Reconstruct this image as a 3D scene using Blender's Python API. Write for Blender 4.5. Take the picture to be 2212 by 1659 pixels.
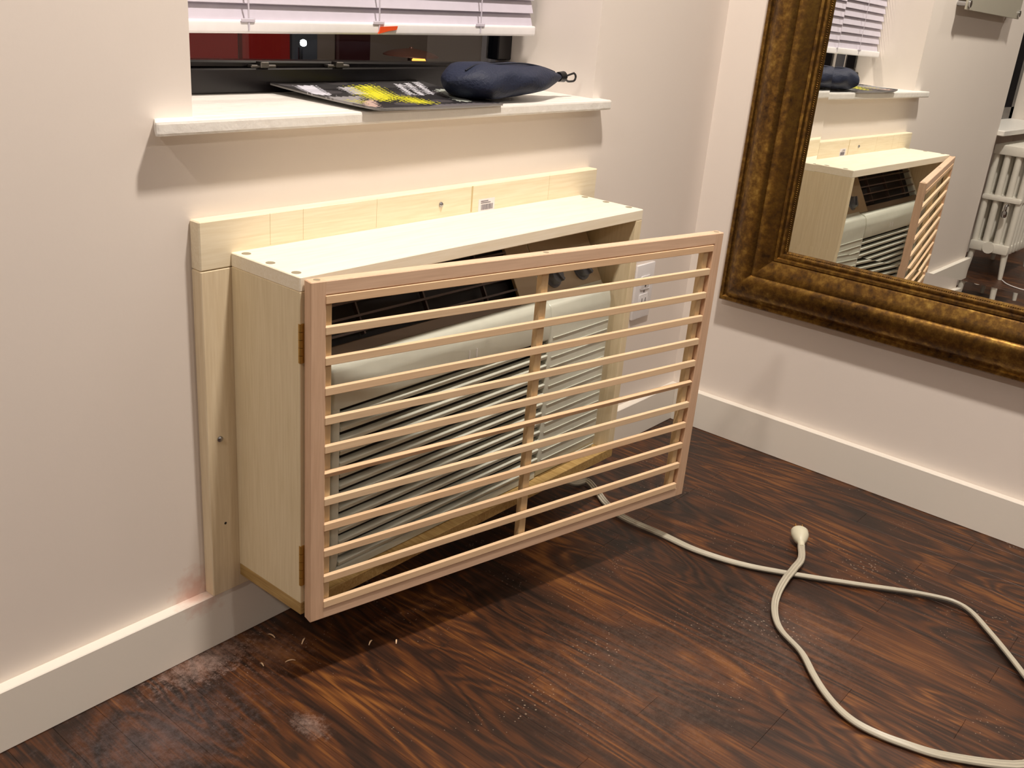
import bpy, bmesh, math, random
from mathutils import Vector, Matrix
random.seed(7)
PI = math.pi
scene = bpy.context.scene
COL = scene.collection
for o in list(bpy.data.objects):
    bpy.data.objects.remove(o)

# ------------------------------------------------------------------ camera
cd = bpy.data.cameras.new('camera')
cam = bpy.data.objects.new('camera', cd); COL.objects.link(cam)
F = Vector((0.727924, 0.576485, -0.371203)); R = Vector((0.643095, -0.761803, 0.078006)); U = Vector((0.237814, 0.295502, 0.925269))
cam.matrix_world = Matrix(((R.x, U.x, -F.x, -0.7287), (R.y, U.y, -F.y, -1.0771), (R.z, U.z, -F.z, 0.9338), (0, 0, 0, 1)))
cd.sensor_fit = 'HORIZONTAL'; cd.sensor_width = 36.0; cd.lens = 36.0*2121.8/2212.0
cd.clip_start = 0.02
scene.camera = cam

# ------------------------------------------------------------------ world, exposure
w = bpy.data.worlds.new('night'); scene.world = w; w.use_nodes = True
w.node_tree.nodes['Background'].inputs[0].default_value = (0.012, 0.014, 0.022, 1)
w.node_tree.nodes['Background'].inputs[1].default_value = 1.0
vs = scene.view_settings
vs.view_transform = 'Standard'; vs.look = 'None'; vs.gamma = 1.0; vs.use_curve_mapping = False
vs.exposure = -0.06
scene.cycles.max_bounces = 10
scene.cycles.diffuse_bounces = 5
scene.cycles.sample_clamp_indirect = 4.0

# ceiling downlights: (x, y, watts)
CEIL_Z = 2.50
LAMPS = [(0.24, -0.69, 50.0), (-2.00, -0.69, 23.0), (0.24, -3.00, 14.0), (-2.00, -3.00, 12.0)]
LAMP_COL = (1.0, 0.90, 0.80)

# ------------------------------------------------------------------ helpers
def srgb(r, g, b):
    f = lambda c: (c/255/12.92) if c/255 <= 0.04045 else ((c/255+0.055)/1.055)**2.4
    return (f(r), f(g), f(b), 1.0)

class NT:
    def __init__(s, name):
        s.m = bpy.data.materials.new(name); s.m.use_nodes = True
        s.t = s.m.node_tree; s.b = s.t.nodes['Principled BSDF']
    def n(s, kind, **kw):
        nd = s.t.nodes.new(kind)
        for k, v in kw.items():
            if k.startswith('i_'):
                key = k[2:].replace('_', ' ')
                nd.inputs[key].default_value = v
            else:
                setattr(nd, k, v)
        return nd
    def l(s, a, b): s.t.links.new(a, b)
    def ramp(s, fac, stops, interp='LINEAR'):
        r = s.n('ShaderNodeValToRGB'); r.color_ramp.interpolation = interp
        els = r.color_ramp.elements
        while len(els) < len(stops): els.new(0.5)
        for e, (p, c) in zip(els, stops): e.position = p; e.color = c if len(c) == 4 else (*c, 1)
        s.l(fac, r.inputs[0]); return r.outputs[0]
    def mix(s, fac, a, b, mode='MIX'):
        m = s.n('ShaderNodeMix', data_type='RGBA', blend_type=mode)
        for sock, v in ((m.inputs[0], fac), (m.inputs[6], a), (m.inputs[7], b)):
            if hasattr(v, 'node'): s.l(v, sock)
            else: sock.default_value = v
        return m.outputs[2]
    def math(s, op, a, b=None, c=None):
        m = s.n('ShaderNodeMath', operation=op)
        for i, v in enumerate((a, b, c)):
            if v is None: continue
            if hasattr(v, 'node'): s.l(v, m.inputs[i])
            else: m.inputs[i].default_value = v
        return m.outputs[0]
    def bump(s, h, strength=0.2, dist=0.002):
        b = s.n('ShaderNodeBump'); b.inputs['Strength'].default_value = strength; b.inputs['Distance'].default_value = dist
        s.l(h, b.inputs['Height']); s.l(b.outputs[0], s.b.inputs['Normal'])
    def obj(s, scale=(1, 1, 1), rand=True):
        tc = s.n('ShaderNodeTexCoord'); mp = s.n('ShaderNodeMapping'); mp.inputs['Scale'].default_value = scale
        if rand:
            oi = s.n('ShaderNodeObjectInfo')
            add = s.n('ShaderNodeVectorMath', operation='MULTIPLY_ADD')
            cmb = s.n('ShaderNodeCombineXYZ')
            for i in range(3): s.l(oi.outputs['Random'], cmb.inputs[i])
            s.l(cmb.outputs[0], add.inputs[0]); add.inputs[1].default_value = (7.3, 13.1, 5.7)
            s.l(tc.outputs['Object'], add.inputs[2]); s.l(add.outputs[0], mp.inputs[0])
        else: s.l(tc.outputs['Object'], mp.inputs[0])
        return mp.outputs[0]

def plain(name, c, rough=0.5, metal=0.0, bump=0.0, bscale=60, spec=0.5, coat=0.0):
    t = NT(name); b = t.b
    v = t.obj()
    nz = t.n('ShaderNodeTexNoise'); nz.inputs['Scale'].default_value = bscale; nz.inputs['Detail'].default_value = 4
    t.l(v, nz.inputs[0])
    c2 = tuple(x*0.9 for x in c[:3])+(1,)
    t.l(t.mix(nz.outputs[0], c, c2), b.inputs['Base Color'])
    b.inputs['Roughness'].default_value = rough; b.inputs['Metallic'].default_value = metal
    b.inputs['Specular IOR Level'].default_value = spec; b.inputs['Coat Weight'].default_value = coat
    if bump: t.bump(nz.outputs[0], bump)
    return t.m

def emis(name, c, s):
    m = bpy.data.materials.new(name); m.use_nodes = True
    b = m.node_tree.nodes['Principled BSDF']; b.inputs['Base Color'].default_value = c
    b.inputs['Emission Color'].default_value = c; b.inputs['Emission Strength'].default_value = s
    return m

def wood(name, ca, cb, axis='x', rough=0.55, contrast=0.45, tint=None):
    """pale planed wood with fine grain along one axis"""
    t = NT(name)
    k = {'x': (1.2, 22, 22), 'z': (22, 22, 1.2), 'y': (22, 1.2, 22)}[axis]
    v = t.obj(scale=k)
    n1 = t.n('ShaderNodeTexNoise'); n1.inputs['Scale'].default_value = 2.0; n1.inputs['Detail'].default_value = 6; n1.inputs['Distortion'].default_value = 0.6
    t.l(v, n1.inputs[0])
    rings = t.math('SINE', t.math('MULTIPLY', n1.outputs[0], 42.0))
    fac = t.math('MULTIPLY_ADD', rings, 0.22*contrast, 0.5)
    n2 = t.n('ShaderNodeTexNoise'); n2.inputs['Scale'].default_value = 14.0; n2.inputs['Detail'].default_value = 3
    t.l(v, n2.inputs[0])
    fac = t.math('ADD', fac, t.math('MULTIPLY', t.math('SUBTRACT', n2.outputs[0], 0.5), 0.9))
    col = t.ramp(fac, [(0.15, ca), (0.85, cb)])
    if tint:
        oi = t.n('ShaderNodeObjectInfo')
        col = t.mix(oi.outputs['Random'], col, t.mix(1.0, col, tint, 'MULTIPLY'))
    t.l(col, t.b.inputs['Base Color']); t.b.inputs['Roughness'].default_value = rough
    t.b.inputs['Specular IOR Level'].default_value = 0.3
    t.bump(n2.outputs[0], 0.12, 0.0006)
    return t.m

def new_obj(name, me, mat=None, parent=None, kind=None, label=None, cat=None, group=None, loc=None, rot=None):
    o = bpy.data.objects.new(name, me); COL.objects.link(o)
    if mat is not None and me is not None and len(me.materials) == 0: me.materials.append(mat)
    if parent is not None: o.parent = parent
    if kind: o['kind'] = kind
    if label: o['label'] = label
    if cat: o['category'] = cat
    if group: o['group'] = group
    if loc is not None: o.location = loc
    if rot is not None: o.rotation_euler = rot
    return o

def thing(name, label, cat, loc=(0, 0, 0), rot=(0, 0, 0), group=None):
    return new_obj(name, None, label=label, cat=cat, loc=loc, rot=rot, group=group)

class MB:
    def __init__(s): s.bm = bmesh.new()
    def box(s, x0, x1, y0, y1, z0, z1, bev=0.0, M=None, seg=1):
        g = bmesh.ops.create_cube(s.bm, size=1.0)['verts']
        for v in g:
            v.co = Vector((x0+(v.co.x+.5)*(x1-x0), y0+(v.co.y+.5)*(y1-y0), z0+(v.co.z+.5)*(z1-z0)))
        if bev > 0:
            es = list({e for v in g for e in v.link_edges})
            r = bmesh.ops.bevel(s.bm, geom=es, offset=bev, segments=seg, affect='EDGES', profile=0.6)
            g = list({v for f in r['faces'] for v in f.verts} | {v for v in g if v.is_valid})
        if M is not None:
            for v in g: v.co = M @ v.co
        return s
    def cyl(s, p0, p1, r0, r1=None, n=16, caps=True):
        p0 = Vector(p0); p1 = Vector(p1); r1 = r0 if r1 is None else r1
        d = (p1-p0); q = d.to_track_quat('Z', 'Y')
        a = []; b = []
        for i in range(n):
            c = Vector((math.cos(2*PI*i/n), math.sin(2*PI*i/n), 0))
            a.append(s.bm.verts.new(p0+q@(c*r0))); b.append(s.bm.verts.new(p1+q@(c*r1)))
        for i in range(n):
            j = (i+1) % n; s.bm.faces.new((a[i], a[j], b[j], b[i]))
        if caps: s.bm.faces.new(a[::-1]); s.bm.faces.new(b)
        return s
    def tube(s, pts, r, n=10, closed=False, section=None, up=None):
        """sweep a round (or given 2D) section along points"""
        pts = [Vector(p) for p in pts]; rings = []
        N = len(pts)
        for i, p in enumerate(pts):
            if closed: d = pts[(i+1) % N]-pts[i-1]
            else: d = pts[min(i+1, N-1)]-pts[max(i-1, 0)]
            d.normalize()
            u = up[i] if up else Vector((0, 0, 1))
            if abs(d.dot(u)) > 0.97: u = Vector((1, 0, 0))
            side = d.cross(u).normalized(); u2 = side.cross(d).normalized()
            sec = section or [(r*math.cos(2*PI*k/n), r*math.sin(2*PI*k/n)) for k in range(n)]
            rings.append([s.bm.verts.new(p+side*a+u2*b) for a, b in sec])
        M = len(rings[0])
        for i in range(N if closed else N-1):
            A = rings[i]; B = rings[(i+1) % N]
            for k in range(M):
                l = (k+1) % M; s.bm.faces.new((A[k], A[l], B[l], B[k]))
        if not closed:
            s.bm.faces.new(rings[0][::-1]); s.bm.faces.new(rings[-1])
        return s
    def lathe(s, prof, c, n=24, axis='z'):
        c = Vector(c); rings = []
        for r, h in prof:
            ring = []
            for k in range(n):
                a = 2*PI*k/n; x, y = r*math.cos(a), r*math.sin(a)
                v = {'z': (x, y, h), 'y': (x, h, y), 'x': (h, x, y)}[axis]
                ring.append(s.bm.verts.new(c+Vector(v)))
            rings.append(ring)
        for A, B in zip(rings, rings[1:]):
            for k in range(n):
                l = (k+1) % n; s.bm.faces.new((A[k], A[l], B[l], B[k]))
        s.bm.faces.new(rings[0][::-1]); s.bm.faces.new(rings[-1])
        return s
    def prism(s, prof, x0, x1):
        """extrude a (y,z) polygon along x"""
        a = [s.bm.verts.new((x0, y, z)) for y, z in prof]; b = [s.bm.verts.new((x1, y, z)) for y, z in prof]
        n = len(prof)
        for i in range(n):
            j = (i+1) % n; s.bm.faces.new((a[i], b[i], b[j], a[j]))
        s.bm.faces.new(a); s.bm.faces.new(b[::-1])
        return s
    def mesh(s, smooth=False, name='m'):
        bmesh.ops.recalc_face_normals(s.bm, faces=s.bm.faces)
        me = bpy.data.meshes.new(name); s.bm.to_mesh(me); s.bm.free()
        if smooth:
            for p in me.polygons: p.use_smooth = True
            try: me.set_sharp_from_angle(angle=math.radians(40))
            except Exception: pass
        return me
    def build(s, name, mat, parent=None, smooth=False, **kw):
        return new_obj(name, s.mesh(smooth, name), mat, parent, **kw)

def catmull(P, k=8):
    P = [Vector(p) for p in P]; out = []
    for i in range(len(P)-1):
        p0 = P[max(i-1, 0)]; p1 = P[i]; p2 = P[i+1]; p3 = P[min(i+2, len(P)-1)]
        for j in range(k):
            t = j/k
            out.append(0.5*((2*p1)+(p2-p0)*t+(2*p0-5*p1+4*p2-p3)*t*t+(3*p1-p0-3*p2+p3)*t**3))
    out.append(P[-1]); return out

# ------------------------------------------------------------------ materials
def wall_mat(name, c, stain=False):
    t = NT(name)
    g = t.n('ShaderNodeNewGeometry')
    n = t.n('ShaderNodeTexNoise'); n.inputs['Scale'].default_value = 3.0; n.inputs['Detail'].default_value = 5
    t.l(g.outputs['Position'], n.inputs[0])
    col = t.mix(n.outputs[0], c, tuple(x*0.95 for x in c[:3])+(1,))
    if stain:   # pink wood filler smeared at the foot of the face board, small scuffs on the wall
        d = t.n('ShaderNodeVectorMath', operation='DISTANCE'); d.inputs[1].default_value = (-0.062, -0.005, 0.098)
        t.l(g.outputs['Position'], d.inputs[0])
        n2 = t.n('ShaderNodeTexNoise'); n2.inputs['Scale'].default_value = 70; t.l(g.outputs['Position'], n2.inputs[0])
        f = t.math('SUBTRACT', 0.042, t.math('ADD', d.outputs['Value'], t.math('MULTIPLY', t.math('SUBTRACT', n2.outputs[0], 0.5), 0.05)))
        f = t.math('MULTIPLY', f, 30.0)
        cl = t.n('ShaderNodeClamp'); t.l(f, cl.inputs[0])
        col = t.mix(t.math('MULTIPLY', cl.outputs[0], 0.6), col, srgb(205, 150, 130))
    t.l(col, t.b.inputs['Base Color']); t.b.inputs['Roughness'].default_value = 0.6
    t.b.inputs['Specular IOR Level'].default_value = 0.3
    n3 = t.n('ShaderNodeTexNoise'); n3.inputs['Scale'].default_value = 160; n3.inputs['Detail'].default_value = 3
    t.l(g.outputs['Position'], n3.inputs[0]); t.bump(n3.outputs[0], 0.08, 0.001)
    return t.m

M_WALL = wall_mat('wall_paint', srgb(237, 228, 220), True)
M_TRIM = wall_mat('trim_paint', srgb(238, 232, 222), True)
M_SILL = plain('sill_gloss_paint', srgb(243, 240, 234), 0.35, bump=0.8, bscale=60)
M_CEIL = wall_mat('ceiling_paint', srgb(240, 236, 228))
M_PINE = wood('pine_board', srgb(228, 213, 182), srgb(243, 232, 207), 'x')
M_PINELIT = wood('pine_top_lit', srgb(240, 229, 204), srgb(250, 242, 224), 'x')  # paler pine: strong overhead light on the top board painted into the colour
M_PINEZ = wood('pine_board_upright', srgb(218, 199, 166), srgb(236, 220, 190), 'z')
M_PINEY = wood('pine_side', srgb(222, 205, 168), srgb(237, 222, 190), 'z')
M_DOOR = wood('door_poplar', srgb(214, 180, 152), srgb(230, 198, 170), 'x')
M_DOORZ = wood('door_poplar_upright', srgb(208, 172, 142), srgb(226, 192, 162), 'z')
M_SLAT = wood('slat_wood', srgb(228, 198, 162), srgb(242, 216, 180), 'x', contrast=0.3, tint=(0.95, 0.87, 0.82, 1))
M_SLATZ = wood('lath_wood', srgb(214, 186, 144), srgb(230, 206, 164), 'z', contrast=0.4)
M_PLY = wood('ply_edge', srgb(150, 118, 66), srgb(196, 166, 110), 'y')
M_GREYPLUG = plain('grey_filler', srgb(150, 140, 118), 0.8)
M_BRASS = plain('brass', srgb(188, 146, 72), 0.45, 0.6)
M_STEEL = plain('steel', srgb(170, 170, 175), 0.3, 1.0)
M_AC = plain('conditioner_plastic', srgb(206, 208, 194), 0.26, bump=0.02)
M_AC_SHADE = plain('conditioner_panel_shade', srgb(168, 148, 118), 0.45)  # panel beige darkened: shade below the cabinet top put into the colour
M_LIP_SHADE = plain('grille_lip_shade', srgb(104, 86, 68), 0.45)  # browner again: shade above the front band painted into this strip
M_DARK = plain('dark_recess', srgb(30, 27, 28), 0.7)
M_GRILL = plain('brown_grille_bars', srgb(82, 66, 60), 0.45)
M_KNOB = plain('knob_plastic', srgb(96, 98, 104), 0.3)
M_CORD = plain('cord_vinyl', srgb(186, 180, 163), 0.42)
M_PLUG = plain('plug_vinyl', srgb(214, 210, 186), 0.4)
M_WHITE = plain('white_plastic', srgb(240, 238, 240), 0.25)
M_BLIND = plain('blind_slat', srgb(206, 200, 214), 0.4)
M_FRAMEBLK = plain('black_sash', srgb(30, 27, 29), 0.25, bump=0.05)
M_NAVY = plain('navy_nylon', srgb(20, 31, 58), 0.65, bump=0.6, bscale=240)
M_BLACK = plain('black_plastic', srgb(22, 22, 24), 0.35)
M_ORANGE = plain('orange_plastic', srgb(226, 78, 20), 0.4)
M_RAD = plain('radiator_enamel', srgb(232, 228, 218), 0.35, bump=0.1)
M_PAPER = plain('label_paper', srgb(236, 232, 236), 0.5)
M_INK = plain('label_ink', srgb(110, 104, 116), 0.6)
M_CHROME = plain('chrome', srgb(190, 190, 192), 0.15, 1.0)

def floor_wood():
    t = NT('dark_stained_oak')
    v = t.obj(scale=(1, 1, 1))
    mp = t.n('ShaderNodeMapping'); mp.inputs['Scale'].default_value = (1.0, 0.11, 1.0); t.l(v, mp.inputs[0])
    n0 = t.n('ShaderNodeTexNoise'); n0.inputs['Scale'].default_value = 7.0; n0.inputs['Detail'].default_value = 3; n0.inputs['Distortion'].default_value = 0.9
    g0 = t.n('ShaderNodeNewGeometry'); mw = t.n('ShaderNodeMapping'); mw.inputs['Scale'].default_value = (1.0, 0.22, 1.0); t.l(g0.outputs['Position'], mw.inputs[0])
    t.l(mw.outputs[0], n0.inputs[0])
    rings = t.math('SINE', t.math('MULTIPLY', n0.outputs[0], 85.0))
    mp2 = t.n('ShaderNodeMapping'); mp2.inputs['Scale'].default_value = (1.0, 0.035, 1.0); t.l(v, mp2.inputs[0])
    n1 = t.n('ShaderNodeTexNoise'); n1.inputs['Scale'].default_value = 260; n1.inputs['Detail'].default_value = 3; t.l(mp2.outputs[0], n1.inputs[0])
    n2 = t.n('ShaderNodeTexNoise'); n2.inputs['Scale'].default_value = 5.5; n2.inputs['Detail'].default_value = 4
    mp3 = t.n('ShaderNodeMapping'); mp3.inputs['Scale'].default_value = (1.0, 0.4, 1.0); t.l(g0.outputs['Position'], mp3.inputs[0]); t.l(mp3.outputs[0], n2.inputs[0])
    f = t.math('MULTIPLY_ADD', rings, 0.15, 0.42)
    f = t.math('ADD', f, t.math('MULTIPLY', t.math('SUBTRACT', n1.outputs[0], 0.5), 0.75))
    f = t.math('ADD', f, t.math('MULTIPLY', t.math('SUBTRACT', n2.outputs[0], 0.5), 1.1))
    oi = t.n('ShaderNodeObjectInfo')
    f = t.math('ADD', f, t.math('MULTIPLY', t.math('SUBTRACT', oi.outputs['Random'], 0.5), 0.08))
    col = t.ramp(f, [(0.05, srgb(20, 12, 9)), (0.35, srgb(51, 30, 19)), (0.60, srgb(82, 46, 22)), (0.95, srgb(138, 88, 38))])
    # plaster and saw dust lying on the boards: small specks everywhere, a smear by the wall under the cabinet corner
    g = t.n('ShaderNodeNewGeometry')
    vo = t.n('ShaderNodeTexVoronoi'); vo.inputs['Scale'].default_value = 130; t.l(g.outputs['Position'], vo.inputs[0])
    nn = t.n('ShaderNodeTexNoise'); nn.inputs['Scale'].default_value = 6; nn.inputs['Detail'].default_value = 4; t.l(g.outputs['Position'], nn.inputs[0])
    sp = t.math('LESS_THAN', vo.outputs['Distance'], t.math('MULTIPLY', t.math('SUBTRACT', nn.outputs[0], 0.43), 0.75))
    col = t.mix(t.math('MULTIPLY', sp, 0.38), col, srgb(190, 170, 150))
    def blob(c, r, sy, amount, tone, nscale=28):
        mpb = t.n('ShaderNodeMapping'); mpb.vector_type = 'POINT'
        mpb.inputs['Location'].default_value = (-c[0], -c[1]*sy, 0); mpb.inputs['Scale'].default_value = (1, sy, 1)
        t.l(g.outputs['Position'], mpb.inputs[0])
        ln = t.n('ShaderNodeVectorMath', operation='LENGTH'); t.l(mpb.outputs[0], ln.inputs[0])
        nb = t.n('ShaderNodeTexNoise'); nb.inputs['Scale'].default_value = nscale*3; nb.inputs['Detail'].default_value = 8; nb.inputs['Roughness'].default_value = 0.85
        t.l(g.outputs['Position'], nb.inputs[0])
        q = t.math('SUBTRACT', 1.0, t.math('DIVIDE', ln.outputs['Value'], r))
        q = t.math('ADD', q, t.math('MULTIPLY', t.math('SUBTRACT', nb.outputs[0], 0.60), 3.2))
        cl = t.n('ShaderNodeClamp'); t.l(q, cl.inputs[0])
        return t.math('MULTIPLY', cl.outputs[0], amount), tone
    for a in (((-0.075, -0.04), 0.13, 2.2, 0.6, srgb(188, 160, 148)), ((0.01, -0.09), 0.08, 1.0, 0.45, srgb(170, 130, 110)),
              ((-0.052, -0.245), 0.030, 0.6, 0.42, srgb(196, 170, 158)), ((-0.20, -0.13), 0.22, 1.4, 0.22, srgb(150, 140, 145)),
              ((0.35, -0.5), 0.25, 1.0, 0.14, srgb(170, 150, 140)), ((0.62, -0.62), 0.2, 1.0, 0.16, srgb(170, 150, 140))):
        fac, tone = blob(*a); col = t.mix(fac, col, tone)
    t.l(col, t.b.inputs['Base Color'])
    rr = t.math('MULTIPLY_ADD', n2.outputs[0], 0.25, 0.30); t.l(rr, t.b.inputs['Roughness'])
    t.b.inputs['Specular IOR Level'].default_value = 0.45
    t.bump(t.math('ADD', n1.outputs[0], t.math('MULTIPLY', n0.outputs[0], 1.5)), 0.25, 0.0008)
    return t.m
M_FLOOR = floor_wood()
M_SUB = plain('floor_gap', srgb(26, 14, 9), 0.8)

def mottled_gold():
    t = NT('aged_gold_leaf')
    v = t.obj(rand=False)
    n = t.n('ShaderNodeTexNoise'); n.inputs['Scale'].default_value = 70; n.inputs['Detail'].default_value = 8; n.inputs['Roughness'].default_value = 0.65; t.l(v, n.inputs[0])
    n2 = t.n('ShaderNodeTexNoise'); n2.inputs['Scale'].default_value = 9; n2.inputs['Detail'].default_value = 3; t.l(v, n2.inputs[0])
    f = t.math('ADD', n.outputs[0], t.math('MULTIPLY', t.math('SUBTRACT', n2.outputs[0], 0.5), 0.5))
    col = t.ramp(f, [(0.28, srgb(58, 38, 18)), (0.48, srgb(110, 80, 38)), (0.62, srgb(146, 114, 58)), (0.78, srgb(186, 156, 88))])
    t.l(col, t.b.inputs['Base Color'])
    t.l(t.ramp(f, [(0.35, (0.7, 0.7, 0.7)), (0.65, (1, 1, 1))]), t.b.inputs['Metallic'])
    t.l(t.math('MULTIPLY_ADD', n.outputs[0], -0.25, 0.48), t.b.inputs['Roughness'])
    t.bump(n.outputs[0], 0.25, 0.001)
    return t.m
M_GOLD = mottled_gold()

def mirror_mat():
    t = NT('mirror_silver'); t.b.inputs['Base Color'].default_value = (0.86, 0.88, 0.86, 1)
    t.b.inputs['Metallic'].default_value = 1.0; t.b.inputs['Roughness'].default_value = 0.0
    return t.m
M_MIRROR = mirror_mat()
def glass_mat():
    m = bpy.data.materials.new('window_glass'); m.use_nodes = True; nt = m.node_tree
    out = nt.nodes['Material Output']; nt.nodes.remove(nt.nodes['Principled BSDF'])
    tr = nt.nodes.new('ShaderNodeBsdfTransparent'); gl = nt.nodes.new('ShaderNodeBsdfGlossy'); gl.inputs['Roughness'].default_value = 0.01
    fr = nt.nodes.new('ShaderNodeFresnel'); fr.inputs[0].default_value = 1.5; mx = nt.nodes.new('ShaderNodeMixShader')
    ge = nt.nodes.new('ShaderNodeNewGeometry'); sb = nt.nodes.new('ShaderNodeMath'); sb.operation = 'SUBTRACT'; sb.inputs[0].default_value = 1.0; nt.links.new(ge.outputs['Backfacing'], sb.inputs[1])
    ml = nt.nodes.new('ShaderNodeMath'); ml.operation = 'MULTIPLY'; nt.links.new(fr.outputs[0], ml.inputs[0]); nt.links.new(sb.outputs[0], ml.inputs[1]); nt.links.new(ml.outputs[0], mx.inputs[0]); nt.links.new(tr.outputs[0], mx.inputs[1]); nt.links.new(gl.outputs[0], mx.inputs[2])
    nt.links.new(mx.outputs[0], out.inputs[0]); return m
M_GLASS = glass_mat()
def frosted():
    t = NT('frosted_glass'); t.b.inputs['Base Color'].default_value = srgb(205, 200, 185); t.b.inputs['Roughness'].default_value = 0.35
    t.b.inputs['Transmission Weight'].default_value = 0.35; return t.m
M_FROST = frosted()

# ================================================================== ROOM SHELL
XR = 1.2546; XL = -4.6; YF = -5.2
RL, RR = -0.034, 0.797          # window reveal
SZ = 0.7618                     # window sill top
def struct(name, mb, mat, parent=None, **kw):
    return mb.build(name, mat, parent, kind='structure', **kw)

NB = (-2.02, -1.122)            # radiator bay
mb = MB(); T = 0.24
mb.box(NB[1], RL, 0, T, 0, 2.5); mb.box(RL, RR, 0, T, 0, SZ-0.019); mb.box(RL, RR, 0, T, 1.95, 2.5); mb.box(RR, XR, 0, T, 0, 2.5)
mb.box(XL, NB[0], 0, T, 0, 2.5); mb.box(NB[0], NB[1], 0, T, 2.1, 2.5); mb.box(NB[0], NB[1], 0.15, T, 0, 0.585)
struct('wall_back', mb, M_WALL, label='white painted wall with the window and the cabinet on it')
struct('wall_right', MB().box(XR, XR+0.12, YF, T, 0, 2.5), M_WALL, label='white painted wall behind the gilt framed mirror')
M_FAR = wall_mat('low_bounce_paint', srgb(150, 138, 124))  # unseen walls, darkened so that they bounce less light
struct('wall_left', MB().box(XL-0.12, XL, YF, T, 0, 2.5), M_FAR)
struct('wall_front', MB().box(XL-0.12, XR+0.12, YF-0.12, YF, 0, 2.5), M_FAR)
struct('ceiling', MB().box(XL-0.12, XR+0.12, YF-0.12, T, 2.5, 2.6), M_CEIL)
BH, BT = 0.0883, 0.0185
struct('baseboard_back', MB().box(-1.141, XR, -BT, 0, 0.0, BH, 0.0012), M_TRIM, label='white flat baseboard under the wooden cabinet')
struct('baseboard_right', MB().box(XR-BT, XR, YF, -BT, 0.0, BH, 0.0012), M_TRIM, label='white flat baseboard under the mirror')

# floor: subfloor slab carrying separate strip boards
fl = struct('floor', MB().box(XL-0.1, XR+0.1, YF-0.1, T, -0.05, -0.012), M_SUB, label='dark stained oak strip floor with dust and scratches')
PW = 0.0572
plank_mesh = {}
def plank(x, y0, L):
    key = round(L, 2)
    if key not in plank_mesh:
        me = MB().box(0.0001, PW-0.0001, 0.0001, key-0.0001, -0.012, 0, 0.0003).mesh(); me.materials.append(M_FLOOR); plank_mesh[key] = me
    new_obj('floor_plank', plank_mesh[key], None, fl, loc=(x, y0, 0))
x = XR-PW; i = 0
while x > -0.75:
    y = 0.0
    first = random.choice([0.25, 0.4, 0.55, 0.7])
    y -= first; plank(x, y, first)
    while y > -1.25:
        L = random.choice([0.5, 0.65, 0.8, 0.95]); y -= L; plank(x, y, L)
    x -= PW; i += 1
# beyond what the photo resolves, wide fields of the same floor
fb = MB()
xx = x
while xx > XL-0.05:
    fb.box(xx+0.0003, xx+PW-0.0003, YF, 0.15, -0.012, 0); xx -= PW
xx = XR-PW
while xx > x:
    ymin = min([o.location.y for o in fl.children if abs(o.location.x-xx) < 1e-4])
    fb.box(xx+0.0003, xx+PW-0.0003, YF, ymin-0.0003, -0.012, 0); xx -= PW
fb.build('floor_planks_beyond', M_FLOOR, fl, kind='stuff')

# ================================================================== WINDOW

def settle(root, loc):
    """put the empty at the thing's base and keep its parts where they are"""
    L = Vector(loc); root.location = L
    for ch in root.children: ch.location = Vector(ch.location)-L
wd = new_obj('window_1', None, kind='structure', label='recessed window with black sash under a lowered white blind')
mb = MB(); mb.box(-0.100, 0.820, -0.028, 0.001, SZ-0.0175, SZ, 0.0035, seg=2)
for v in mb.bm.verts:
    if v.co.x < -0.05 and v.co.y > -0.01: v.co.x += 0.013
mb.box(RL, RR, 0, 0.24, SZ-0.0175, SZ, 0.0005)
mb.build('window_sill', M_SILL, wd, label='thickly painted white window sill')
mb = MB(); mb.box(RL, RR, 0.186, 0.232, SZ, 0.797, 0.002); mb.box(RL, RR, 0.200, 0.232, 0.797, 0.8085, 0.003)
for v in mb.bm.verts:
    if v.co.x > 0.5 and v.co.z > 0.8: v.co.z -= 0.0065
mb.build('sash_rail', M_FRAMEBLK, wd)
mb = MB(); mb.box(RL, RL+0.012, 0.200, 0.232, 0.8085, 1.95); mb.box(0.757, RR, 0.200, 0.232, 0.8085, 1.95, 0.002); mb.box(RL, RR, 0.2, 0.232, 1.91, 1.95)
mb.build('sash_frame', M_FRAMEBLK, wd)
MB().box(RL+0.012, 0.757, 0.214, 0.218, 0.8020, 1.91).build('pane', M_GLASS, wd)
for xx in (0.19, 0.335):
    mb = MB(); mb.box(xx, xx+0.045, 0.189, 0.2, 0.797, 0.8015, 0.001); mb.box(xx+0.015, xx+0.03, 0.186, 0.2, 0.797, 0.806, 0.001)
    mb.build('sash_latch', plain('latch_metal', srgb(120, 116, 112), 0.4, 0.8), wd)
settle(wd, (0.38, 0.2, SZ))

# second window over the radiator bay (seen only in the mirror)
w2 = new_obj('window_2', None, kind='structure', label='window over the radiator, seen in the mirror')
MB().box(NB[0], NB[1], -0.025, 0.24, 0.585, 0.607, 0.003).build('window_sill', M_SILL, w2)
mb = MB(); mb.box(NB[0], NB[0]+0.05, 0.18, 0.225, 0.607, 2.1); mb.box(NB[1]-0.05, NB[1], 0.18, 0.225, 0.607, 2.1); mb.box(NB[0], NB[1], 0.18, 0.225, 0.607, 0.66); mb.box(NB[0], NB[1], 0.18, 0.225, 2.05, 2.1)
mb.build('sash_frame', M_FRAMEBLK, w2)
MB().box(NB[0]+0.05, NB[1]-0.05, 0.2, 0.204, 0.66, 2.05).build('pane', M_GLASS, w2)
settle(w2, (-1.57, 0.2, 0.607))

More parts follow.
